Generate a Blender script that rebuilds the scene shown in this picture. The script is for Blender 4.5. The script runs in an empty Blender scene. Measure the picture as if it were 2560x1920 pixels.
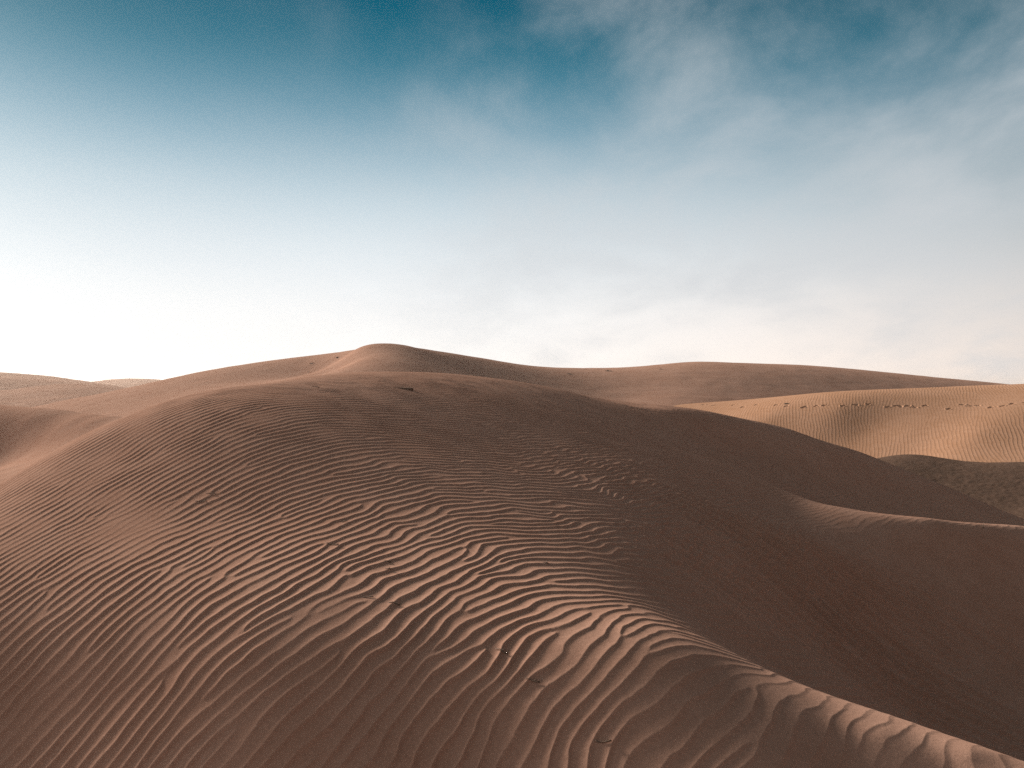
import bpy, math, random
import numpy as np
from mathutils import Vector

C = bpy.context.scene.collection
R = math.radians
rng = np.random.default_rng(11)
random.seed(5)

# ------------------------------------------------------------------ camera
F = 740.0                 # focal length in pixels of a 1024 x 768 picture
EYE = 6.0                 # eye height over the low plain
cam = bpy.data.cameras.new("camera")
cam.sensor_width = 36.0
cam.lens = 36.0 * F / 1024.0
cam.clip_start = 0.05
cam.clip_end = 9000.0
cam_o = bpy.data.objects.new("camera", cam)
cam_o.location = (0, 0, EYE)
cam_o.rotation_euler = (R(90), 0, 0)
C.objects.link(cam_o)
bpy.context.scene.camera = cam_o

# ------------------------------------------------------------------ light
SUN_EL = 18.0             # degrees
SUN_AZ = 46.0             # degrees to the left of straight ahead
sun_dir = Vector((-math.sin(R(SUN_AZ)) * math.cos(R(SUN_EL)),
                  math.cos(R(SUN_AZ)) * math.cos(R(SUN_EL)), math.sin(R(SUN_EL))))
sl = bpy.data.lights.new("sun", 'SUN')
sl.energy = 5.0
sl.angle = R(10.0)
sl.color = (1.0, 0.85, 0.72)
so = bpy.data.objects.new("sun", sl)
so.rotation_euler = sun_dir.to_track_quat('Z', 'Y').to_euler()
so.location = (-40, 20, 40)
C.objects.link(so)

world = bpy.data.worlds.new("World")
bpy.context.scene.world = world
world.use_nodes = True
NT = world.node_tree
NT.nodes.clear()


class G:
    """small helper to wire shader nodes"""
    def __init__(s, tree): s.t = tree
    def n(s, kind, ins=None, **props):
        nd = s.t.nodes.new(kind)
        for k, v in props.items(): setattr(nd, k, v)
        for k, v in (ins or {}).items():
            if hasattr(v, 'is_output'): s.t.links.new(v, nd.inputs[k])
            else: nd.inputs[k].default_value = v
        return nd
    def m(s, op, a, b=0.0, c=0.0, clamp=False):
        nd = s.n('ShaderNodeMath', {0: a, 1: b, 2: c}, operation=op)
        nd.use_clamp = clamp
        return nd.outputs[0]
    def mr(s, v, a, b, c, d, interp='SMOOTHSTEP'):
        return s.n('ShaderNodeMapRange', {0: v, 1: a, 2: b, 3: c, 4: d}, interpolation_type=interp).outputs[0]
    def mix(s, f, a, b, blend='MIX'):
        nd = s.n('ShaderNodeMix', {0: f, 6: a, 7: b}, data_type='RGBA', blend_type=blend)
        return nd.outputs[2]
    def noise(s, vec, scale, detail=4.0, rough=0.5, dist=0.0):
        return s.n('ShaderNodeTexNoise', {'Vector': vec, 'Scale': scale, 'Detail': detail,
                                          'Roughness': rough, 'Distortion': dist}).outputs[0]


g = G(NT)
SKY_STRENGTH = 0.064
sky = g.n('ShaderNodeTexSky', sky_type='NISHITA', sun_disc=False, sun_elevation=R(SUN_EL),
          sun_rotation=R(-SUN_AZ), altitude=0.0, air_density=1.0, dust_density=0.7, ozone_density=1.6)
tc = g.n('ShaderNodeTexCoord')
sep = g.n('ShaderNodeSeparateXYZ', {0: tc.outputs['Generated']})
dx, dy, dz = sep.outputs
# thin high cloud: noise on a flat layer far above, seen along each direction
h = g.m('ADD', g.m('MAXIMUM', dz, 0.0), 0.30)
px, py = g.m('DIVIDE', dx, h), g.m('DIVIDE', dy, h)
pl = g.n('ShaderNodeCombineXYZ', {0: px, 1: py, 2: 0.0}).outputs[0]
mp = g.n('ShaderNodeMapping', {0: pl, 1: (2.1, 0.35, 0), 2: (0, 0, R(32)), 3: (1.0, 0.78, 1.0)}).outputs[0]
w1 = g.noise(mp, 2.6, 9.0, 0.60, 0.25)
w2 = g.noise(g.n('ShaderNodeMapping', {0: pl, 1: (3.1, 7.7, 0)}).outputs[0], 1.1, 3.0, 0.5, 0.0)
side = g.mr(dx, -0.42, 0.20, 0.0, 1.0)
cl = g.mr(g.m('ADD', g.m('MULTIPLY', w1, 0.65), g.m('MULTIPLY', w2, 0.45)), 0.42, 0.74, 0.0, 1.0)
bank = g.m('MULTIPLY', g.mr(dx, 0.36, 0.56, 0.0, 0.75), g.mr(w1, 0.40, 0.62, 0.0, 1.0))
cl = g.m('MAXIMUM', cl, bank)
cl = g.m('MULTIPLY', cl, g.m('ADD', g.m('MULTIPLY', side, 0.95), 0.05))
skyc = g.mix(1.0, sky.outputs[0], (0.50, 0.98, 1.06, 1), 'MULTIPLY')
# low haze: whitest under the sun, rosy grey away from it
horiz = g.n('ShaderNodeVectorMath', {0: g.n('ShaderNodeCombineXYZ', {0: dx, 1: dy, 2: 0.0}).outputs[0]}, operation='NORMALIZE').outputs[0]
tow = g.n('ShaderNodeVectorMath', {0: horiz, 1: (-math.sin(R(SUN_AZ + 12)), math.cos(R(SUN_AZ + 12)), 0)}, operation='DOT_PRODUCT').outputs['Value']
ramp = g.n('ShaderNodeValToRGB', {0: g.m('MULTIPLY', dz, 2.0)})
cr = ramp.color_ramp
cr.interpolation = 'B_SPLINE'
stops = [(0.00, (0.80, 0.77, 0.74)), (0.15, (0.76, 0.75, 0.74)), (0.30, (0.65, 0.68, 0.70)), (0.48, (0.43, 0.52, 0.57)),
         (0.64, (0.16, 0.29, 0.37)), (0.80, (0.005, 0.125, 0.19)), (1.0, (0.0, 0.050, 0.090))]
cr.elements[0].position, cr.elements[0].color = stops[0][0], (*stops[0][1], 1)
cr.elements[1].position, cr.elements[1].color = stops[-1][0], (*stops[-1][1], 1)
for p_, c_ in stops[1:-1]:
    cr.elements.new(p_).color = (*c_, 1)
ten = 10.0
hzc = g.mix(1.0, ramp.outputs[0], (ten, ten, ten, 1), 'MULTIPLY')
back = g.mr(tow, -1.0, 0.75, 0.25, 1.0)
hzc = g.mix(1.0, hzc, g.n('ShaderNodeCombineColor', {0: back, 1: back, 2: back}).outputs[0], 'MULTIPLY')
rosy = g.mix(g.m('MULTIPLY', g.mr(tow, 0.65, 0.0, 0.0, 1.0), g.mr(dz, 0.0, 0.22, 1.0, 0.0)), (1, 1, 1, 1), (1.22, 1.12, 1.06, 1))
hzc = g.mix(1.0, hzc, rosy, 'MULTIPLY')
col = g.mix(0.992, skyc, hzc)
# the glow of the hidden sun lying in the haze along the horizon
gl = g.m('MULTIPLY', g.m('POWER', g.mr(tow, 0.15, 1.0, 0.0, 1.0, 'LINEAR'), 11.0),
         g.m('EXPONENT', g.m('MULTIPLY', g.m('MAXIMUM', dz, 0.0), -16.0)))
glc = g.n('ShaderNodeVectorMath', {0: (0.35 * ten, 0.345 * ten, 0.33 * ten), 3: gl}, operation='SCALE').outputs[0]
col = g.mix(1.0, col, glc, 'ADD')
col = g.mix(g.m('MULTIPLY', cl, 0.60), col, (4.7, 4.9, 5.1, 1))
# broad glow added to the unseen left sky, lights shaded sand sideways
wide = g.n('ShaderNodeVectorMath', {0: tc.outputs['Generated'], 1: (-0.95, -0.19, 0.25)}, operation='DOT_PRODUCT').outputs['Value']
wide = g.m('POWER', g.m('MAXIMUM', wide, 0.0), 4.0)
col = g.mix(1.0, col, g.n('ShaderNodeVectorMath', {0: (1.2 * ten, 1.08 * ten, 0.96 * ten), 3: wide}, operation='SCALE').outputs[0], 'ADD')
# cloud cover added out of view overhead and behind, to set ambient light
ambient_veil = g.m('MAXIMUM', g.mr(dz, 0.50, 0.80, 0.0, 0.9), g.mr(dy, 0.15, -0.45, 0.0, 0.75))
col = g.mix(g.m('MULTIPLY', ambient_veil, g.m('ADD', 0.6, g.m('MULTIPLY', w1, 0.6))), col, (0.6, 0.55, 0.5, 1))
bg = g.n('ShaderNodeBackground', {0: col, 1: SKY_STRENGTH})
wo = g.n('ShaderNodeOutputWorld', {0: bg.outputs[0]})

vs = bpy.context.scene.view_settings
vs.view_transform = 'Standard'
vs.look = 'None'
vs.exposure = 1.05
vs.gamma = 1.0
bpy.context.scene.cycles.use_denoising = False
bpy.context.scene.cycles.max_bounces = 5
bpy.context.scene.cycles.diffuse_bounces = 3


# ------------------------------------------------------------------ helpers
def tag(o, label=None, cat=None, group=None, kind=None):
    if label: o['label'] = label
    if cat: o['category'] = cat
    if group: o['group'] = group
    if kind: o['kind'] = kind
    return o


def at(px, py, Y):
    """world point seen at a pixel of the 1024 x 768 picture, Y metres ahead (z relative to the eye)"""
    return np.array([(px - 512.0) / F * Y, Y, (384.0 - py) / F * Y])


class Terrain:
    """smooth dune surface: thin plate spline through surveyed points, over (X/Y, ln Y)"""
    def __init__(s, pts, lam=1e-4):
        P = np.array([at(*p[:3]) for p in pts], float)
        soft = np.array([p[3] if len(p) > 3 else 1.0 for p in pts])      # loosely surveyed points may give
        s.c = np.stack([P[:, 0] / P[:, 1], np.log(P[:, 1])], 1)
        n = len(P)
        K = s.k(s.c, s.c) + np.diag(lam * soft)
        A = np.zeros((n + 3, n + 3))
        A[:n, :n] = K
        A[:n, n] = 1
        A[:n, n + 1:] = s.c
        A[n:, :n] = A[:n, n:].T
        s.w = np.linalg.solve(A, np.concatenate([P[:, 2], np.zeros(3)]))
    def k(s, a, b):
        d2 = ((a[:, None, :] - b[None, :, :]) ** 2).sum(-1)
        return 0.5 * d2 * np.log(d2 + 1e-12)
    def uw(s, u, w):
        sh = u.shape
        q = np.stack([u.ravel(), w.ravel()], 1)
        out = np.empty(len(q))
        n = len(s.c)
        for i in range(0, len(q), 40000):
            b = q[i:i + 40000]
            out[i:i + 40000] = s.k(b, s.c) @ s.w[:n] + s.w[n] + b @ s.w[n + 1:]
        return out.reshape(sh)
    def xy(s, X, Y):
        X, Y = np.asarray(X, float), np.asarray(Y, float)
        return s.uw(X / Y, np.log(Y))
    def grid(s, us, ws, step=6):
        """evaluated on a coarse grid and cubically refined"""
        return s.uw(*np.meshgrid(us, ws))


def cubic_up(A, n0, n1):
    """resample array A to n0 x n1 with Catmull-Rom"""
    def up(A, n):
        m = A.shape[0]
        t = np.linspace(0, m - 1, n)
        i = np.clip(t.astype(int), 0, m - 2)
        f = (t - i)[:, None]
        P = np.vstack([2 * A[:1] - A[1:2], A, 2 * A[-1:] - A[-2:-1]])
        p0, p1, p2, p3 = P[i], P[i + 1], P[i + 2], P[i + 3]
        return p1 + 0.5 * f * (p2 - p0 + f * (2 * p0 - 5 * p1 + 4 * p2 - p3 + f * (3 * (p1 - p2) + p3 - p0)))
    return up(up(A, n0).T, n1).T


def grid_mesh(name, X, Y, Z, mat):
    nr, nc = X.shape
    co = np.stack([X, Y, Z + EYE], -1).reshape(-1, 3).astype(np.float32)
    i = np.arange(nr * nc, dtype=np.int32).reshape(nr, nc)
    q = np.stack([i[:-1, :-1], i[:-1, 1:], i[1:, 1:], i[1:, :-1]], -1).reshape(-1, 4)
    me = bpy.data.meshes.new(name)
    me.vertices.add(len(co))
    me.vertices.foreach_set('co', co.ravel())
    me.loops.add(q.size)
    me.loops.foreach_set('vertex_index', q.ravel())
    me.polygons.add(len(q))
    me.polygons.foreach_set('loop_start', np.arange(0, q.size, 4, dtype=np.int32))
    me.polygons.foreach_set('use_smooth', np.ones(len(q), bool))
    me.update()
    me.materials.append(mat)
    o = bpy.data.objects.new(name, me)
    C.objects.link(o)
    return o


def smooth(x, a, b):
    t = np.clip((x - a) / (b - a), 0, 1)
    return t * t * (3 - 2 * t)


def soft_noise(n, cells, seed):
    """periodic smooth noise, n x n, roughly -1..1"""
    r = np.random.default_rng(seed)
    f = np.fft.fftfreq(n) * n
    k2 = f[:, None] ** 2 + f[None, :] ** 2
    a = np.fft.ifft2(np.fft.fft2(r.standard_normal((n, n))) * np.exp(-k2 / (2 * (cells / 2) ** 2))).real
    return a / a.std()


def bilinear(A, r, c):
    n0, n1 = A.shape
    r0, c0 = np.floor(r).astype(int), np.floor(c).astype(int)
    fr, fc = r - r0, c - c0
    r0 %= n0; c0 %= n1
    r1, c1 = (r0 + 1) % n0, (c0 + 1) % n1
    return (A[r0, c0] * (1 - fr) * (1 - fc) + A[r0, c1] * (1 - fr) * fc
            + A[r1, c0] * fr * (1 - fc) + A[r1, c1] * fr * fc)


class Ripples:
    """wind ripples with wandering, forking crests: a complex band-passed field grown from noise"""
    def __init__(s, lam, angles, theta, seed, cell=0.02, n=1024, it=3, bw=0.15, aw=0.13):
        s.cell, s.n = cell, n
        r = np.random.default_rng(seed)
        f = np.fft.fftfreq(n, cell) * 2 * math.pi
        KX, KY = np.meshgrid(f, f)
        k = 2 * math.pi / lam
        kr = np.hypot(KX, KY)
        ka = np.arctan2(KY, KX)
        filt = []
        for a in angles:
            na = R(a) - math.pi / 2          # wave vector, across the crests
            da = (ka - na + math.pi) % (2 * math.pi) - math.pi
            filt.append(np.exp(-((kr - k) / (bw * k)) ** 2 / 2 - (da / aw) ** 2 / 2))
        gx = (np.arange(n) - n / 2) * cell
        gy = np.arange(n) * cell
        th = theta(*np.meshgrid(gx, gy))
        wts = [np.clip(1 - np.abs(th - a) / (angles[1] - angles[0]), 0, 1) for a in angles]
        wts[0] = np.where(th < angles[0], 1, wts[0]); wts[-1] = np.where(th > angles[-1], 1, wts[-1])
        psi = r.standard_normal((n, n)) + 1j * r.standard_normal((n, n))
        for _ in range(it):
            ft = np.fft.fft2(psi)
            out = 0
            for w, fl in zip(wts, filt):
                out = out + w * np.fft.ifft2(ft * fl)
            am = np.abs(out)
            psi = out / (am + 0.15 * am.mean())
        s.k0 = k * np.array([math.cos(R(np.mean(angles)) - math.pi / 2), math.sin(R(np.mean(angles)) - math.pi / 2)])
        s.am = am / am.mean()
        GX, GY = np.meshgrid(gx, gy)
        s.dem = psi * np.exp(-1j * (s.k0[0] * GX + s.k0[1] * GY))
    def at(s, X, Y):
        c = X / s.cell + s.n / 2
        r = Y / s.cell
        d = bilinear(s.dem, r, c) * np.exp(1j * (s.k0[0] * X + s.k0[1] * Y))
        return np.angle(d), np.clip(np.abs(d), 0, 1)


def ripple_profile(ph):
    """windward side long and convex up to a sharp brink, short lee; ph grows downwind, -pi..pi"""
    t = (ph + math.pi) / (2 * math.pi)
    b = 0.74
    up = np.clip(t / b, 0, 1)
    dn = np.clip((t - b) / (1 - b), 0, 1)
    return np.where(t < b, 0.22 * up + 0.78 * up ** 2.8, (1 - dn) ** 1.5) - 0.30


# ------------------------------------------------------------------ sand
def sand_material(name, base, dark, ripple=None, grain=1.0, blotch=1.0, streak=None):
    m = bpy.data.materials.new(name)
    m.use_nodes = True
    t = m.node_tree
    t.nodes.clear()
    q = G(t)
    P = q.n('ShaderNodeNewGeometry').outputs['Position']
    big = q.noise(P, 0.35 * blotch, 4, 0.55)
    mid = q.noise(P, 3.0 * blotch, 3, 0.55)
    fine = q.noise(P, 55.0, 7, 0.82)
    f = q.m('ADD', q.m('MULTIPLY', big, 0.55), q.m('MULTIPLY', mid, 0.45))
    c = q.mix(q.mr(f, 0.36, 0.66, 0.0, 1.0), (*dark, 1), (*base, 1))
    c = q.mix(q.mr(fine, 0.36, 0.64, 0.0, 0.40 * grain, 'LINEAR'), c, (base[0] * 0.45, base[1] * 0.42, base[2] * 0.40, 1))
    b1 = q.n('ShaderNodeBump', {'Strength': 0.5 * grain, 'Distance': 0.0032, 'Height': q.noise(P, 48.0, 6, 0.8)})
    nrm = b1.outputs[0]
    if ripple:
        ang, scale, dist, strength = ripple
        mpn = q.n('ShaderNodeMapping', {0: P, 2: (0, 0, R(ang))}).outputs[0]
        wv = q.n('ShaderNodeTexWave', {'Vector': mpn, 'Scale': scale, 'Distortion': dist, 'Detail': 2.0,
                                       'Detail Scale': 0.7, 'Detail Roughness': 0.5},
                 wave_type='BANDS', bands_direction='X', wave_profile='SIN').outputs[1]
        amp = q.mr(q.noise(P, 0.12, 2, 0.5), 0.35, 0.6, 0.35, 1.0)
        b2 = q.n('ShaderNodeBump', {'Strength': 1.0, 'Distance': strength,
                                    'Height': q.m('MULTIPLY', wv, amp), 'Normal': nrm})
        nrm = b2.outputs[0]
    if streak:
        ang, scale, sx, strength = streak
        mps = q.n('ShaderNodeMapping', {0: P, 2: (0, 0, R(ang)), 3: (sx, 1, 1)}).outputs[0]
        b3 = q.n('ShaderNodeBump', {'Strength': 1.0, 'Distance': strength,
                                    'Height': q.noise(mps, scale, 5, 0.6), 'Normal': nrm})
        nrm = b3.outputs[0]
    bs = q.n('ShaderNodeBsdfDiffuse', {'Color': c, 'Roughness': 0.25, 'Normal': nrm})
    q.n('ShaderNodeOutputMaterial', {0: bs.outputs[0]})
    return m


SAND = (0.505, 0.318, 0.243)
SAND_D = (0.445, 0.267, 0.198)
mat_sand = sand_material('rippled_sand', SAND, SAND_D)
mat_far = sand_material('far_sand', SAND, SAND_D, streak=(20, 0.9, 0.25, 0.03))
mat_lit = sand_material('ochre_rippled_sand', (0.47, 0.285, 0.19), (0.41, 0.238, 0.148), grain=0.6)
mat_stone = sand_material('shade_painted_gravel', (0.15, 0.098, 0.074), (0.10, 0.068, 0.052), blotch=9.0)  # gravel tone deepened to stand in for the shadow over the floor

# ------------------------------------------------------------------ the foreground dune
G_ = 250.0               # softness of a loosely surveyed point
FG = Terrain([
    # near edge
    (-500, 768, 3.9), (0, 768, 3.50), (100, 768, 3.33), (256, 768, 3.13), (512, 768, 3.02), (768, 768, 2.93), (1024, 800, 2.88),
    (1500, 860, 2.6),
    (0, 960, 2.85), (256, 960, 2.6), (512, 965, 2.45), (1024, 1000, 2.15),
    # left flank
    (0, 700, 3.80, 20), (0, 650, 4.05, G_), (0, 560, 4.95, G_), (0, 510, 5.9, G_), (0, 484, 6.8), (-200, 600, 4.9), (-200, 580, 5.7),
    (100, 700, 3.64, 20), (100, 640, 3.9, G_), (100, 580, 4.45, G_), (100, 520, 5.4, G_), (100, 470, 6.6, G_),
    (32, 464, 7.2), (70, 443, 7.7), (120, 423.5, 8.5), (163, 411.5, 9.5), (205, 401.5, 10.5), (244, 389.5, 11.5), (285, 381.5, 12.4), (325, 377, 13.2),
    # dome
    (256, 690, 3.44, 40), (256, 640, 3.65, G_), (256, 580, 4.2, G_), (256, 520, 5.2, G_), (256, 460, 6.15, G_), 
    (400, 690, 3.38, 40), (400, 640, 3.6, G_), (400, 590, 4.1, G_), (400, 540, 4.85, G_), (400, 480, 6.0, G_), (400, 430, 7.9, G_), 
    (512, 680, 3.36, 40), (512, 640, 3.62, G_), (540, 540, 5.2, G_), (560, 510, 6.3, G_), (560, 470, 7.9, G_), (560, 440, 9.6, G_), 
    (640, 560, 5.32, 300), (640, 520, 6.45, 300), (640, 480, 8.15, 300), (640, 450, 9.9, 300), (720, 560, 6.6, 200), (700, 520, 7.55, 300), (700, 480, 9.6, 300), 
    # crest
    (385, 373, 13.8), (457, 374.6, 14.3), (520, 382, 14.7), (566, 390.7, 15.0), (611, 401.5, 15.4), (640, 405.5, 15.7), (675, 407.5, 16.3),
    (702, 410.5, 16.8), (748, 420, 17.4), (789, 429, 17.8), (825, 442, 18.0), (857, 451, 18.1), (884, 462, 18.1),
    (919, 476, 18.0), (953, 490, 17.8), (976, 501, 17.6), (1040, 525, 17.3), (1200, 560, 17.0),
    (520, 383.5, 13.9, 5), (566, 393, 14.2, 5), (611, 404.2, 14.6, 5), (675, 410, 15.5, 5), (748, 422.5, 16.6, 5), (825, 444, 17.2, 5),
    # inner spur
    (680, 440, 13.2, 60), (714, 457, 12.3, 30), (748, 473, 11.6, 10), (782, 490, 11.0, 3), (839, 507, 10.5), (884, 515, 10.2),
    (930, 520.5, 10.15), (976, 524, 10.5), (1024, 527, 10.9), (1200, 532, 12.3),
    (839, 512, 11.2), (884, 521, 11.0), (930, 527, 11.0), (1024, 534, 11.9),
    (782, 508, 10.0, 3), (839, 527, 9.6, 5), (884, 544, 9.4, 5), (930, 557, 9.45, 5), (1024, 568, 9.8, 2),
    # hollow behind it
    (748, 452, 15.0, 10), (782, 466, 14.8, 10), (782, 486, 12.6, 10), (840, 503, 14.0, 10), (840, 522, 12.2, 10), (884, 538, 12.2), (950, 545, 12.2), (1024, 556, 13.2), (1024, 537, 15.2), (884, 490, 16.0, 10),
    # hollow before it
    (800, 550, 7.9, 60), (800, 600, 6.9, 60), (800, 640, 6.0, 30), (727, 590, 5.7, 200),
    (900, 600, 8.2, 10), (900, 640, 7.4, 10), (900, 680, 6.6, 10), (900, 712, 5.7, 10),
    (1024, 600, 9.1, 10), (1024, 650, 8.3, 10), (1024, 700, 7.3, 10), (1024, 748, 6.1, 10), (1024, 795, 5.0, 10), (1024, 812, 4.5, 10),
    (1150, 570, 10.6, 10), (1150, 720, 7.9, 10), (1150, 800, 5.8, 10), (1150, 830, 4.5, 10),
    (727, 640, 4.7, 10), (779, 668, 4.9, 10), (831, 705, 4.4, 10), (831, 675, 5.3, 10), (883, 725, 4.1, 3), (935, 745, 4.0, 3), (1024, 800, 3.9, 3),
    # near spur
    (499, 585, 4.2, 60), (580, 616, 3.82, 60), (629, 631, 3.66, 10), (680, 652, 3.52, 10), (727, 675, 3.45, 3), (779, 696, 3.37),
    (727, 722, 3.14, 20), (850, 764, 3.05, 10), (950, 784, 3.0, 10),
    (831, 716, 3.3), (883, 733, 3.22), (935, 748, 3.16), (970, 755, 3.12), (1024, 771, 3.07), (1150, 790, 3.0),
    # far side
    (-200, 640, 8.0), (0, 540, 9.0), (70, 490, 10.0), (120, 470, 11.0), (163, 420, 11.2, 10), (244, 405, 13.8, 10), (325, 393, 15.6, 10), (244, 440, 15.5), (385, 390, 16.2, 10), (385, 415, 18.5), (520, 406, 19.0),
    (611, 428, 21.0), (702, 440, 23.0), (789, 462, 23.5), (857, 485, 23.5), (919, 505, 23.0), (976, 522, 22.5),
    (1200, 590, 21.0), (-200, 560, 14.0), (120, 480, 18.0), (385, 450, 24.0), (702, 465, 28.0), (919, 530, 28.0), (1200, 570, 27.0),
])

NU = {'fine': 1560}
us = np.concatenate([np.linspace(-1.15, -0.78, 120, endpoint=False), np.linspace(-0.78, 0.78, 1560), np.linspace(0.78, 1.15, 121)[1:]])
ws = np.concatenate([np.linspace(math.log(2.0), math.log(2.8), 60, endpoint=False), np.linspace(math.log(2.8), math.log(20.5), 900),
                     np.linspace(math.log(20.5), math.log(27.0), 60)[1:]])
NC = 260
uc = np.linspace(us[0], us[-1], NC)
wc = np.linspace(ws[0], ws[-1], 220)
Zc = FG.grid(uc, wc)


def fg_base(X, Y):
    r = (np.log(Y) - wc[0]) / (wc[1] - wc[0])
    c = (X / Y - uc[0]) / (uc[1] - uc[0])
    r = np.clip(r, 1, len(wc) - 3); c = np.clip(c, 1, NC - 3)
    r0, c0 = r.astype(int), c.astype(int)
    fr, fc = r - r0, c - c0
    def wt(f):
        return (0.5 * (-f + 2 * f**2 - f**3), 0.5 * (2 - 5 * f**2 + 3 * f**3), 0.5 * (f + 4 * f**2 - 3 * f**3), 0.5 * (-f**2 + f**3))
    wr, wl = wt(fr), wt(fc)
    z = 0
    for i in range(4):
        for j in range(4):
            z = z + wr[i] * wl[j] * Zc[r0 - 1 + i, c0 - 1 + j]
    return z


sn = [soft_noise(256, 10, 100 + i) for i in range(6)]
sn3 = [soft_noise(512, 84, 300 + i) for i in range(3)]
sn4 = soft_noise(1024, 300, 400)
sn2 = [soft_noise(256, 26, 200 + i) for i in range(6)]
CELLN = 21.0 / 256


def snz(i, X, Y, fine=False):
    return bilinear((sn2 if fine else sn)[i], Y / CELLN, X / CELLN + 128)


def theta_main(X, Y):
    return np.clip(65 - 7 * X - 4.0 * Y - 13 * smooth(-X, 0.3, 1.6) * (1 - smooth(Y, 3.3, 5.2)), 42, 82) + 5 * snz(0, X, Y) * smooth(X, -3, 0) + 8 * snz(0, X, Y, True) * smooth(X, -3, 0) * (1 - 0.75 * smooth(Y, 5.0, 7.0))


def theta_hollow(X, Y):
    return -24 + 6 * snz(1, X, Y)


RIP = Ripples(0.084, [40, 50, 60, 70, 80, 90], theta_main, 5)
RIP2 = Ripples(0.26, [-36, -24, -12], theta_hollow, 8, it=4, bw=0.22, aw=0.16)


def fg_ripple(X, Y, Zb):
    wx = X + 0.026 * snz(2, X, Y, True) * (0.6 + 0.6 * smooth(X, -2.0, -0.3)) + 0.015 * bilinear(sn3[0], Y / CELLN * 2, X / CELLN * 2) * (0.5 + smooth(X, -2.0, -0.3)) + 0.0035 * bilinear(sn4, Y / CELLN * 4, X / CELLN * 4)
    ph, am = RIP.at(wx, Y)
    pr = ripple_profile(ph)
    # hollow to the right: its own long streaks
    hol = smooth(X - (0.15 * (Y - 3.0)), 0.2, 1.2) * smooth(Y, 4.4, 5.4) * (1 - smooth(Y, 8.0, 9.5))
    crest = smooth(Y, 9.0, 17.0)
    spur = smooth(X, 2.5, 4.5) * smooth(Y, 7.5, 9.0) * (1 - smooth(Y, 11.0, 13.0))
    a = 0.0068 * (0.25 + 0.75 * am) * np.clip(1 + 0.18 * snz(3, X, Y) + 0.22 * bilinear(sn3[1], Y / CELLN * 2, X / CELLN * 2), 0.3, 1.25) * (1 - 0.10 * hol) * (1 - 0.15 * crest) * (1 - 0.80 * spur)
    near = (1 + 0.8 * (1 - smooth(Y, 3.2, 5.2)) * (1 - smooth(X, -0.2, 0.6))) * (1 - 0.35 * smooth(X, 0.1, 0.9) * (1 - smooth(Y, 4.0, 6.0))) * (1 - 0.50 * smooth(X, 0.9, 1.5) * (1 - smooth(Y, 3.6, 4.4))) * (1 + 0.7 * smooth(X, 0.2, 1.2) * smooth(Y, 5.0, 6.5))
    ph2, am2 = RIP2.at(X, Y)
    return pr * a * near + ripple_profile(ph2) * 0.055 * am2 * hol * np.clip(0.5 + 0.6 * snz(4, X, Y), 0, 1.4)


U, W = np.meshgrid(us, ws)
Yf = np.exp(W)
Xf = U * Yf
Zf = fg_base(Xf, Yf)
Zf += fg_ripple(Xf, Yf, Zf) + 0.0012 * snz(5, Xf, Yf, True)
fgo = grid_mesh('sand_dune', Xf, Yf, Zf, mat_sand)
tag(fgo, 'large rippled brown sand dune filling the foreground with smooth spurs running down beside a dark hollow', 'sand dune', None, 'structure')


def fg_hit(px, py, y0=2.4, y1=19.0):
    Y = np.exp(np.linspace(math.log(y0), math.log(y1), 6000))
    X = (px - 512) / F * Y
    Z = (384 - py) / F * Y
    s = fg_base(X, Y)
    s = s + fg_ripple(X, Y, s)
    i = np.argmax(s >= Z) if (s >= Z).any() else len(Y) - 1
    return np.array([X[i], Y[i], s[i] + EYE])


# ------------------------------------------------------------------ the dunes beyond
def far_dune(name, pts, u0, u1, y0, y1, nu, ny, mat, label, bump=0.0, extra=None):
    T = Terrain(pts, 1e-4)
    u, w = np.linspace(u0, u1, nu), np.linspace(math.log(y0), math.log(y1), ny)
    Z = cubic_up(T.grid(np.linspace(u0, u1, 160), np.linspace(math.log(y0), math.log(y1), 110)), ny, nu)
    U, W = np.meshgrid(u, w)
    Y = np.exp(W); X = U * Y
    if bump: Z = Z + bump * (bilinear(sn[1], Y * 3.1, X * 3.1) + 0.4 * bilinear(sn2[1], Y * 9.3, X * 9.3))
    if extra: Z = Z + extra(X, Y)
    o = grid_mesh(name, X, Y, Z, mat)
    tag(o, label, 'sand dune', None, 'structure')
    return o, T


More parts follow.
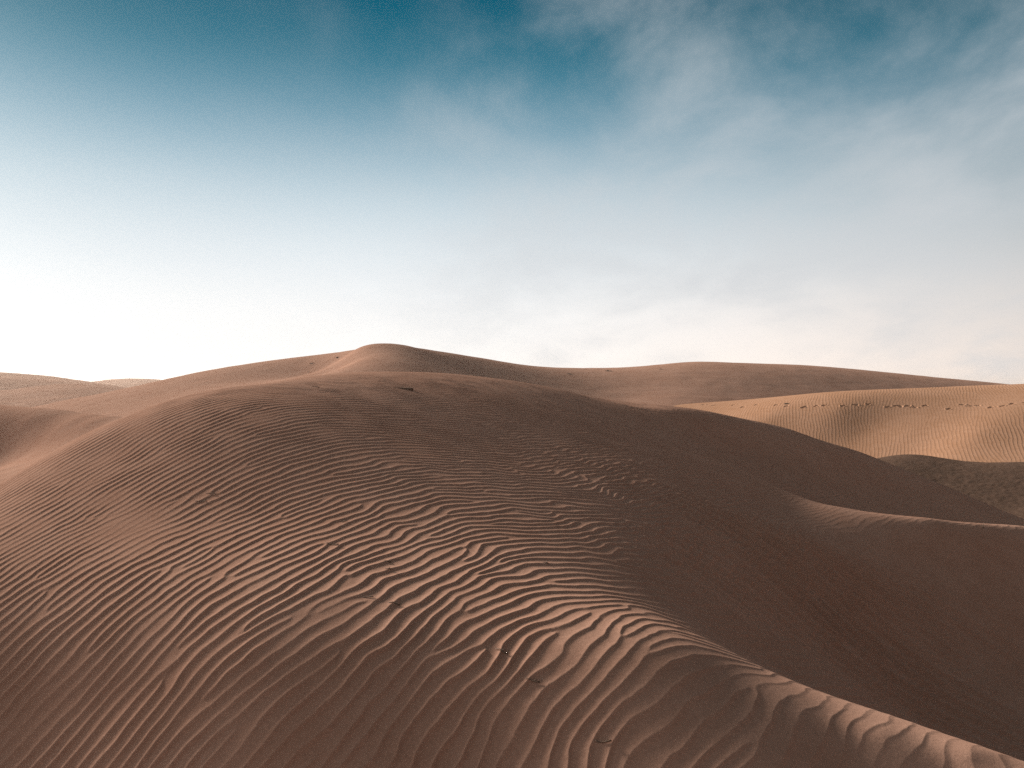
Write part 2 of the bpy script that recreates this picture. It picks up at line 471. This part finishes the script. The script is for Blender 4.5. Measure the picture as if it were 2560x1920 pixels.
# broad dune behind: left flank, rounded summit with a bright chute, long ridge to the right
mid_pts = [
    # skyline
    (-300, 440, 60), (-100, 425, 58), (29, 407.7, 56), (65, 400, 56), (104, 393, 56), (127, 388, 56), (163, 380, 56),
    (211, 370.6, 55), (277, 361.8, 54), (325, 356.5, 53), (343, 355, 51),
    (356, 349, 48), (370, 346, 47), (392, 346, 47), (414, 348, 48), (435, 353, 50), (457, 355, 53), (486, 359, 57),
    (515, 365, 60), (560, 368.5, 63), (622, 368.4, 64), (657, 366, 64), (679, 362.7, 63), (698, 361.8, 63), (748, 363.4, 64),
    (816, 366, 65), (884, 371.8, 66), (953, 378.6, 67), (1010, 384.6, 68), (1200, 405, 68), (1400, 420, 68),
    # bright chute beside the summit
    (347, 356, 47.2), (337, 365, 45.0), (340, 359, 50.5), (331, 366, 49.5), (322, 373, 48.5), (326, 376, 43.5),
    # face
    (-100, 470, 40), (29, 425, 42), (104, 412, 42), (163, 402, 42), (230, 390, 42), (290, 380, 42), (300, 376, 46), (356, 362, 42.5), (392, 366, 40), (440, 370, 42), (500, 384, 45), (480, 376, 47), (560, 392, 48), (622, 398, 48),
    (680, 396, 48), (748, 396, 49), (816, 398, 50), (900, 400, 52), (1010, 405, 54), (1200, 425, 54),
    # foot
    (-100, 500, 30), (104, 450, 30), (230, 430, 30), (340, 410, 32), (400, 405, 32), (500, 420, 34), (622, 440, 36), (748, 440, 38), (900, 440, 40), (1200, 470, 40),
    # back
    (-300, 470, 80), (29, 425, 80), (163, 405, 80), (277, 392, 76), (343, 385, 74), (392, 382, 74), (457, 388, 76), (560, 395, 84),
    (698, 390, 86), (884, 398, 88), (1010, 408, 88), (1200, 425, 88),
]
_, MID = far_dune('sand_dune', mid_pts, -1.0, 1.25, 29, 86, 700, 420, mat_far,
         'broad bare sand dune behind the rippled one with a rounded summit, bright chute and long dark ridge', bump=0.012)

# sunlit rippled dune at the right, crossed by a line of footprints
FOOT = [(702, 404.5), (711, 405), (737, 405.2), (745, 406.5), (756, 405.6), (775, 406.0), (790, 406.8), (805, 405.7),
        (819, 405.7), (829, 406.3), (843, 405.3), (854, 406), (868, 405.4), (883, 406), (897, 406), (913, 406.6),
        (930, 406.4), (945, 407.5), (966, 405.6), (975, 406.3), (988, 406), (1002, 404.6), (1015, 403.6), (1029, 402.4), (1044, 401.5), (1060, 400.5)]
lit_pts = [
    (668, 406, 46), (714, 402, 46), (771, 398, 46), (839, 394.6, 46), (907, 390.7, 45), (976, 386, 44), (1024, 384, 43), (1150, 376, 41), (1400, 365, 40),
    (668, 430, 41), (771, 416, 38.5), (839, 409, 37.5), (907, 407, 37), (976, 406, 36), (1024, 405, 35), (1150, 402, 34), (1400, 397, 33),
    (771, 440, 36.5), (862, 434, 35.2), (907, 434, 34.2), (976, 435, 32.3), (1024, 436, 31.5), (1150, 432, 30), (1400, 430, 28),
    (800, 470, 33.5), (862, 456, 33.4), (907, 461, 32.0), (976, 464, 30), (1024, 463, 29.3), (1150, 466, 28), (1400, 470, 26),
    (800, 510, 27), (862, 500, 27), (907, 500, 27), (1024, 502, 26), (1200, 505, 25), (1400, 510, 24),
    (668, 425, 55), (839, 412, 55), (976, 404, 54), (1150, 400, 52), (1400, 390, 50),
]
LT = Terrain(lit_pts, 1e-4)


def lit_hit(px, py):
    Y = np.linspace(26, 45, 4000)
    X = (px - 512) / F * Y
    i = np.argmax(LT.xy(X, Y) >= (384 - py) / F * Y)
    return X[i], Y[i]


prints = [lit_hit(*p) for p in FOOT]


RIP3 = Ripples(0.15, [54, 62, 70], lambda X, Y: 62 + 5 * bilinear(sn[2], Y * 3, X * 3), 21, cell=0.04)


def footprints(X, Y):
    ph, am = RIP3.at(X, Y)
    z = ripple_profile(ph) * 0.0055 * am * np.clip(0.75 + 0.5 * bilinear(sn[3], Y * 4, X * 4), 0.15, 1.3)
    r = random.Random(9)
    for (x, y) in prints:
        for k in range(r.choice([1, 1, 2])):
            ox, oy = x + r.uniform(-.16, .16), y + r.uniform(-.30, .30)
            a = r.uniform(-.5, .3)
            L, Wd = r.uniform(.10, .15), r.uniform(.05, .08)
            sl_ = (np.abs(X - ox) < .8) & (np.abs(Y - oy) < .8)
            dx_, dy_ = X[sl_] - ox, Y[sl_] - oy
            p, q_ = dx_ * math.cos(a) + dy_ * math.sin(a), -dx_ * math.sin(a) + dy_ * math.cos(a)
            d2 = (p / L) ** 2 + (q_ / Wd) ** 2
            z[sl_] += -0.08 * np.exp(-d2 ** 1.5) + 0.025 * np.exp(-((np.sqrt(d2) - 1.45) / .4) ** 2) * (0.5 + 0.5 * np.sin(3 * p / L + a * 9))
    return z


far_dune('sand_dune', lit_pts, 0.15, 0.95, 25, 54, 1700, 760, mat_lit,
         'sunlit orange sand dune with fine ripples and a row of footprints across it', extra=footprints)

# dark gravelly floor between them, with shadow painted into its colour
def gravel_edge(X, Y):
    return 0.002 * bilinear(sn2[2], Y * 14, X * 14) + 0.0035 * bilinear(sn4, Y * 32, X * 32)
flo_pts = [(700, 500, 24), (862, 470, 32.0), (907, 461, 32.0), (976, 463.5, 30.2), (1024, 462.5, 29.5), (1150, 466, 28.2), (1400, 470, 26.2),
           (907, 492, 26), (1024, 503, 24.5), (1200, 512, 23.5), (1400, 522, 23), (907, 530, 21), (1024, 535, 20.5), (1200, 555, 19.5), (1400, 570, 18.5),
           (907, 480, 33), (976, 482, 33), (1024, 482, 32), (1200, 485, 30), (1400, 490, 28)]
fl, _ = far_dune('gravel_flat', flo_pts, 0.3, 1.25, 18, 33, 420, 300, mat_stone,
                 'dark stony floor of the hollow below the sunlit dune, with shade painted into its colour', extra=gravel_edge)

# bank at the left with a dark slip face, the valley floor before it and low far dunes
far_dune('sand_dune', [
    (-300, 400, 31), (-100, 404, 29), (0, 407, 27.5), (32, 409, 26.3), (65, 417.5, 24.6), (90, 420, 23.4), (120, 423, 22.2), (160, 432, 21), (240, 455, 20),
    (-300, 406, 29.9), (-100, 411, 28.0), (0, 414, 26.6), (32, 417, 25.4), (65, 425, 23.8), (90, 429, 22.6),
    (-300, 470, 26.5), (-100, 460, 25.4), (0, 453.6, 24.6), (32, 447.6, 23.6), (70, 441, 22.2), (120, 437, 20.8), (180, 445, 19), (240, 465, 18),
    (-300, 482, 23), (-100, 478, 22), (0, 470, 21.0), (32, 462, 20.5), (70, 455, 19.5),
    (-300, 540, 15), (-100, 515, 15.5), (0, 492, 16.5), (32, 482, 16.5), (70, 470, 16), (120, 464, 15), (240, 480, 13),
    (-300, 406, 36), (-100, 407, 34), (0, 409, 32), (32, 411, 31), (65, 418, 29), (120, 428, 27), (240, 450, 24),
    (-300, 412, 42), (-100, 413, 40), (0, 414, 40), (65, 420, 38), (120, 428, 34), (240, 450, 30),
], -1.1, -0.33, 12, 38, 300, 240, mat_far, 'low sand bank at the left with a shaded slip face above a sandy floor', bump=0.02)

far_dune('sand_dune', [
    (-400, 372, 130), (-150, 374, 125), (0, 391.5, 112), (16, 389, 112), (49, 385, 112), (81, 384, 112), (104, 386.6, 112), (119, 389.5, 112), (160, 398, 112), (220, 408, 112),
    (-400, 420, 85), (0, 412, 85), (49, 410, 85), (119, 412, 85), (220, 420, 85),
    (-400, 390, 150), (0, 398, 140), (81, 398, 140), (160, 405, 140), (220, 412, 140),
], -1.2, -0.38, 80, 145, 160, 90, mat_far, 'low rounded pinkish dune far off in front of the hazy left hills', bump=0.05)
far_dune('sand_dune', [
    (-400, 366, 220), (-150, 368, 215), (0, 373, 210), (41, 376, 205), (85, 381, 200), (127, 388, 195), (180, 396, 190), (240, 404, 190),
    (-400, 400, 150), (0, 394, 150), (49, 392, 150), (88, 392, 150), (127, 396, 150), (240, 412, 150),
    (0, 378, 180), (49, 380.5, 178), (88, 384, 175), (127, 389, 172),
    (-400, 390, 260), (0, 390, 250), (85, 392, 250), (240, 408, 250),
], -1.2, -0.36, 146, 255, 160, 90, mat_far, 'distant pale dune sloping down from the left edge of the skyline', bump=0.08)
far_dune('sand_dune', [
    (-400, 370, 152), (-150, 372, 150), (0, 377, 147), (49, 380, 145), (88, 383.5, 143), (114, 386, 141), (150, 392, 139), (220, 404, 138),
    (-400, 392, 128), (0, 396, 126), (88, 398, 125), (150, 403, 124), (240, 412, 122),
    (-400, 385, 170), (0, 389, 168), (88, 391, 166), (150, 400, 164), (240, 408, 160),
], -1.2, -0.37, 120, 166, 160, 90, mat_far, 'long low pale dune at the far left between the skyline slope and the rounded pinkish one', bump=0.04)
far_dune('sand_dune', [
    (20, 396, 330), (60, 388, 330), (88, 382.5, 330), (117, 379, 330), (138, 378.5, 330), (164, 380.4, 330), (200, 384, 330), (300, 396, 330),
    (20, 402, 270), (138, 396, 270), (300, 402, 270), (20, 400, 420), (138, 392, 420), (300, 400, 420),
], -0.75, -0.28, 265, 425, 120, 60, mat_far, 'small smooth dune farthest away on the skyline beside the big dune flank', bump=0.08)

# plain to the horizon
th_ = np.linspace(0, 2 * math.pi, 97)
rr = np.array([0.5, 5, 15, 40, 90, 200, 400, 800, 1600, 3200, 6000])
TT, RR = np.meshgrid(th_, rr)
gx_, gy_ = RR * np.cos(TT), RR * np.sin(TT)
gnd = grid_mesh('ground', gx_, gy_, np.full_like(gx_, -EYE) + 0.4 * np.sin(gx_ / 60) * np.cos(gy_ / 47) * smooth(RR, 60, 200), mat_far)
tag(gnd, 'open sand plain lying under and behind all the dunes', 'ground', None, 'structure')

# ------------------------------------------------------------------ bits lying on the sand
def simple_mat(name, a, b, scale):
    m = bpy.data.materials.new(name)
    m.use_nodes = True
    m.node_tree.nodes.clear()
    q = G(m.node_tree)
    P = q.n('ShaderNodeTexCoord').outputs['Object']
    n1 = q.noise(P, scale, 4, 0.6)
    bp = q.n('ShaderNodeBump', {'Strength': 0.6, 'Distance': 0.002, 'Height': n1})
    bs = q.n('ShaderNodeBsdfPrincipled', {'Base Color': q.mix(n1, (*a, 1), (*b, 1)), 'Roughness': 0.85, 'Normal': bp.outputs[0]})
    q.n('ShaderNodeOutputMaterial', {0: bs.outputs[0]})
    return m


mat_wood = simple_mat('weathered_wood', (0.10, 0.065, 0.045), (0.19, 0.13, 0.09), 60)
mat_straw = simple_mat('dry_stem', (0.06, 0.042, 0.03), (0.13, 0.09, 0.06), 90)


def tubes(chains, sides=7):
    """several tapering bent tubes as one mesh; a chain is [((x, y, z), radius), ...]"""
    v, f = [], []
    for ch in chains:
        pts = [Vector(p) for p, _ in ch]
        base = len(v)
        for i, (p, r) in enumerate(ch):
            d = (pts[min(i + 1, len(pts) - 1)] - pts[max(i - 1, 0)]).normalized()
            a = d.orthogonal().normalized(); b = d.cross(a)
            for k in range(sides):
                t = 2 * math.pi * k / sides
                v.append(pts[i] + (a * math.cos(t) + b * math.sin(t)) * r * (1 + 0.12 * math.sin(3 * t + i)))
        for i in range(len(ch) - 1):
            for k in range(sides):
                k2 = (k + 1) % sides
                f.append((base + i * sides + k, base + i * sides + k2, base + (i + 1) * sides + k2, base + (i + 1) * sides + k))
        f.append(tuple(base + k for k in range(sides))[::-1])
        f.append(tuple(base + (len(ch) - 1) * sides + k for k in range(sides)))
    return v, f


def link_mesh(name, v, f, mat, loc, parent=None):
    me = bpy.data.meshes.new(name)
    me.from_pydata([tuple(p) for p in v], [], f)
    for p in me.polygons: p.use_smooth = True
    me.materials.append(mat)
    o = bpy.data.objects.new(name, me)
    o.location = loc
    C.objects.link(o)
    if parent: o.parent = parent
    return o


def fg_z(x, y):
    X, Y = np.array([x]), np.array([y])
    b = fg_base(X, Y)
    return float((b + fg_ripple(X, Y, b))[0]) + EYE


# the half buried stick near the crest
p0, p1 = fg_hit(388, 387), fg_hit(413, 390.5)
L = Vector(p1 - p0)
L.z = 0
n_ = 9
chain = []
for i in range(n_):
    t = i / (n_ - 1)
    x, y = p0[0] + L.x * t, p0[1] + L.y * t
    z = fg_z(x, y) - 0.010 + 0.026 * t ** 1.3
    chain.append(((x - p0[0], y - p0[1] + 0.012 * math.sin(5 * t), z - p0[2]), 0.008 + 0.009 * t))
chain.append(((chain[-1][0][0] + 0.004, chain[-1][0][1], chain[-1][0][2]), 0.010))
e = Vector(chain[6][0])
stub = [(tuple(e), 0.009), (tuple(e + Vector((0.02, 0.0, 0.012))), 0.007), (tuple(e + Vector((0.03, -0.01, 0.020))), 0.004)]
v, f = tubes([chain, stub], 9)
st = link_mesh('driftwood_stick', v, f, mat_wood, tuple(p0))
tag(st, 'weathered brown stick half buried just below the crest of the rippled dune', 'stick')

TW = [
    (211, 494, .10, -12, 'upper of two short dark twigs close together on the left of the dune'),
    (201, 502.4, .10, -4, 'lower of two short dark twigs close together on the left of the dune'),
    (332, 545, .10, -8, 'thin curved dark twig lying alone in the middle of the dune face'),
    (387, 561.5, .05, -4, 'tiny dark stem, upper one of a close pair on the dune face'),
    (388, 569, .05, -10, 'tiny dark stem, lower one of a close pair on the dune face'),
    (545, 563, .06, -20, 'short dark twig at the edge of the shaded hollow'),
    (368, 598, .06, -6, 'small dark twig just left of another one on the coarse ripples'),
    (394, 604, .07, -10, 'slightly longer dark twig just right of another one on the coarse ripples'),
    (501, 650, .07, -16, 'bent dark twig resting against a bright ripple near the soft spur'),
    (532, 681, .07, -10, 'dark twig lying between two tall ripples in the near foreground'),
    (603, 742, .07, -8, 'dark twig nearest the camera between tall ripples'),
    (314, 387, .16, -14, 'thin dark twig lying near the top of the dome to the left of the stick'),
    (344, 522, .05, -6, 'tiny dark stem above the curved twig on the dune face'),
]
for k, (px_, py_, ln, tilt, lab) in enumerate(TW):
    h_ = fg_hit(px_, py_)
    r_ = random.Random(40 + k)
    a = R(tilt) * 2.0
    main = []
    for i in range(6):
        t = i / 5
        x, y = ln * (t - .5) * math.cos(a), ln * (t - .5) * math.sin(a) + 0.07 * ln * math.sin(2.4 * t + k)
        z = fg_z(h_[0] + x, h_[1] + y) - h_[2] + 0.001 + 0.006 * t
        main.append(((x, y, z), (0.0012 + 0.0020 * t) * max(1.0, h_[1] / 6)))
    m3 = Vector(main[3][0])
    side = [(tuple(m3), 0.0022 * max(1.0, h_[1] / 6)), (tuple(m3 + Vector((ln * .12, ln * .05, .005))), 0.0016), (tuple(m3 + Vector((ln * .18, ln * .09, .008))), 0.0010)]
    v, f = tubes([main, side], 6)
    tag(link_mesh('twig', v, f, mat_straw, tuple(h_)), lab, 'twig', 'twigs lying on the rippled dune')

# lone straw on the inner spur
h_ = fg_hit(983, 528, 8.5, 10.5)
v, f = tubes([[((0, 0, -.02), .004), ((.004, 0, .03), .0035), ((.012, .0, .07), .0025), ((.024, .0, .10), .0015)],
              [((0, 0, -.02), .003), ((-.012, .004, .03), .0025), ((-.03, .006, .055), .0012)]], 6)
tag(link_mesh('dry_plant', v, f, mat_straw, tuple(h_)), 'tiny upright dry plant standing on the edge of the spur at the right', 'dry plant')


# dark tufts on the dunes beyond
def ter_hit(T, px, py, y0, y1):
    Y = np.linspace(y0, y1, 3000)
    X = (px - 512) / F * Y
    s_ = T.xy(X, Y) >= (384 - py) / F * Y
    i = int(np.argmax(s_)) if s_.any() else int(np.argmax(T.xy(X, Y) - (384 - py) / F * Y))
    return X[i], Y[i], float(T.xy(X[i:i + 1], Y[i:i + 1])[0]) + EYE


TUFT = [
    (MID, 312.5, 363.5, 36, 56, .30, 'dark dry tuft just left of the bright chute below the summit'),
    (MID, 338, 357.5, 36, 56, .22, 'dark dry tuft on the skyline where the bright chute begins'),
    (MID, 309, 372, 36, 56, .14, 'tiny dark tuft lower on the flank left of the bright chute'),
    (MID, 207, 382.5, 36, 60, .14, 'tiny dark tuft alone on the long left flank of the far dune'),
    (MID, 608, 371, 36, 70, .36, 'wide dark dry tuft near the low saddle of the far ridge'),
    (MID, 569, 374, 36, 70, .24, 'dark dry tuft left of the wide one near the low saddle'),
    (MID, 661, 369.5, 36, 70, .26, 'dark dry tuft just left of the rise of the far right ridge'),
    (LT, 787, 403.7, 30, 50, .20, 'dark dry tuft on the sunlit orange dune above the footprints'),
]
for k, (T_, px_, py_, a0, a1, w_, lab) in enumerate(TUFT):
    x, y, z = ter_hit(T_, px_, py_, a0, a1)
    w_ *= 0.72
    r_ = random.Random(70 + k)
    ch = []
    ch.append([((-w_, 0, -.01), .012), ((0, .02, .015), .03), ((w_, 0, -.01), .012)])
    for i in range(46):
        t = r_.uniform(-1, 1) * w_
        ox, oy = t, r_.uniform(-.4, .4) * w_
        hgt = r_.uniform(.18, .42) * w_ * (1 - .6 * abs(t / w_))
        lean = r_.uniform(-.7, .7) * hgt
        ch.append([((ox, oy, -.03), .010), ((ox + lean * .35, oy, hgt * .6), .008), ((ox + lean, oy + r_.uniform(-.3, .3) * hgt, hgt), .003)])
    v, f = tubes(ch, 4)
    tag(link_mesh('dry_tuft', v, f, mat_straw, (x, y, z)), lab, 'grass tuft', 'dry tufts on the dunes beyond')


# dusty air, thickening the view to the farthest dunes
bpy.ops.mesh.primitive_cube_add(size=1, location=(0, 150, EYE - 4.0))
hz_o = bpy.context.object
hz_o.name = "haze"
hz_o.scale = (1200, 900, 15.5)
hm = bpy.data.materials.new("haze")
hm.use_nodes = True
hm.node_tree.nodes.clear()
q = G(hm.node_tree)
pv = q.n('ShaderNodeVolumePrincipled', {'Color': (0.97, 0.88, 0.80, 1), 'Density': 0.00055, 'Anisotropy': 0.35})
q.n('ShaderNodeOutputMaterial', {'Volume': pv.outputs[0]})
hz_o.data.materials.append(hm)
tag(hz_o, 'thin dusty air lying over the whole dune field', 'haze', None, 'stuff')
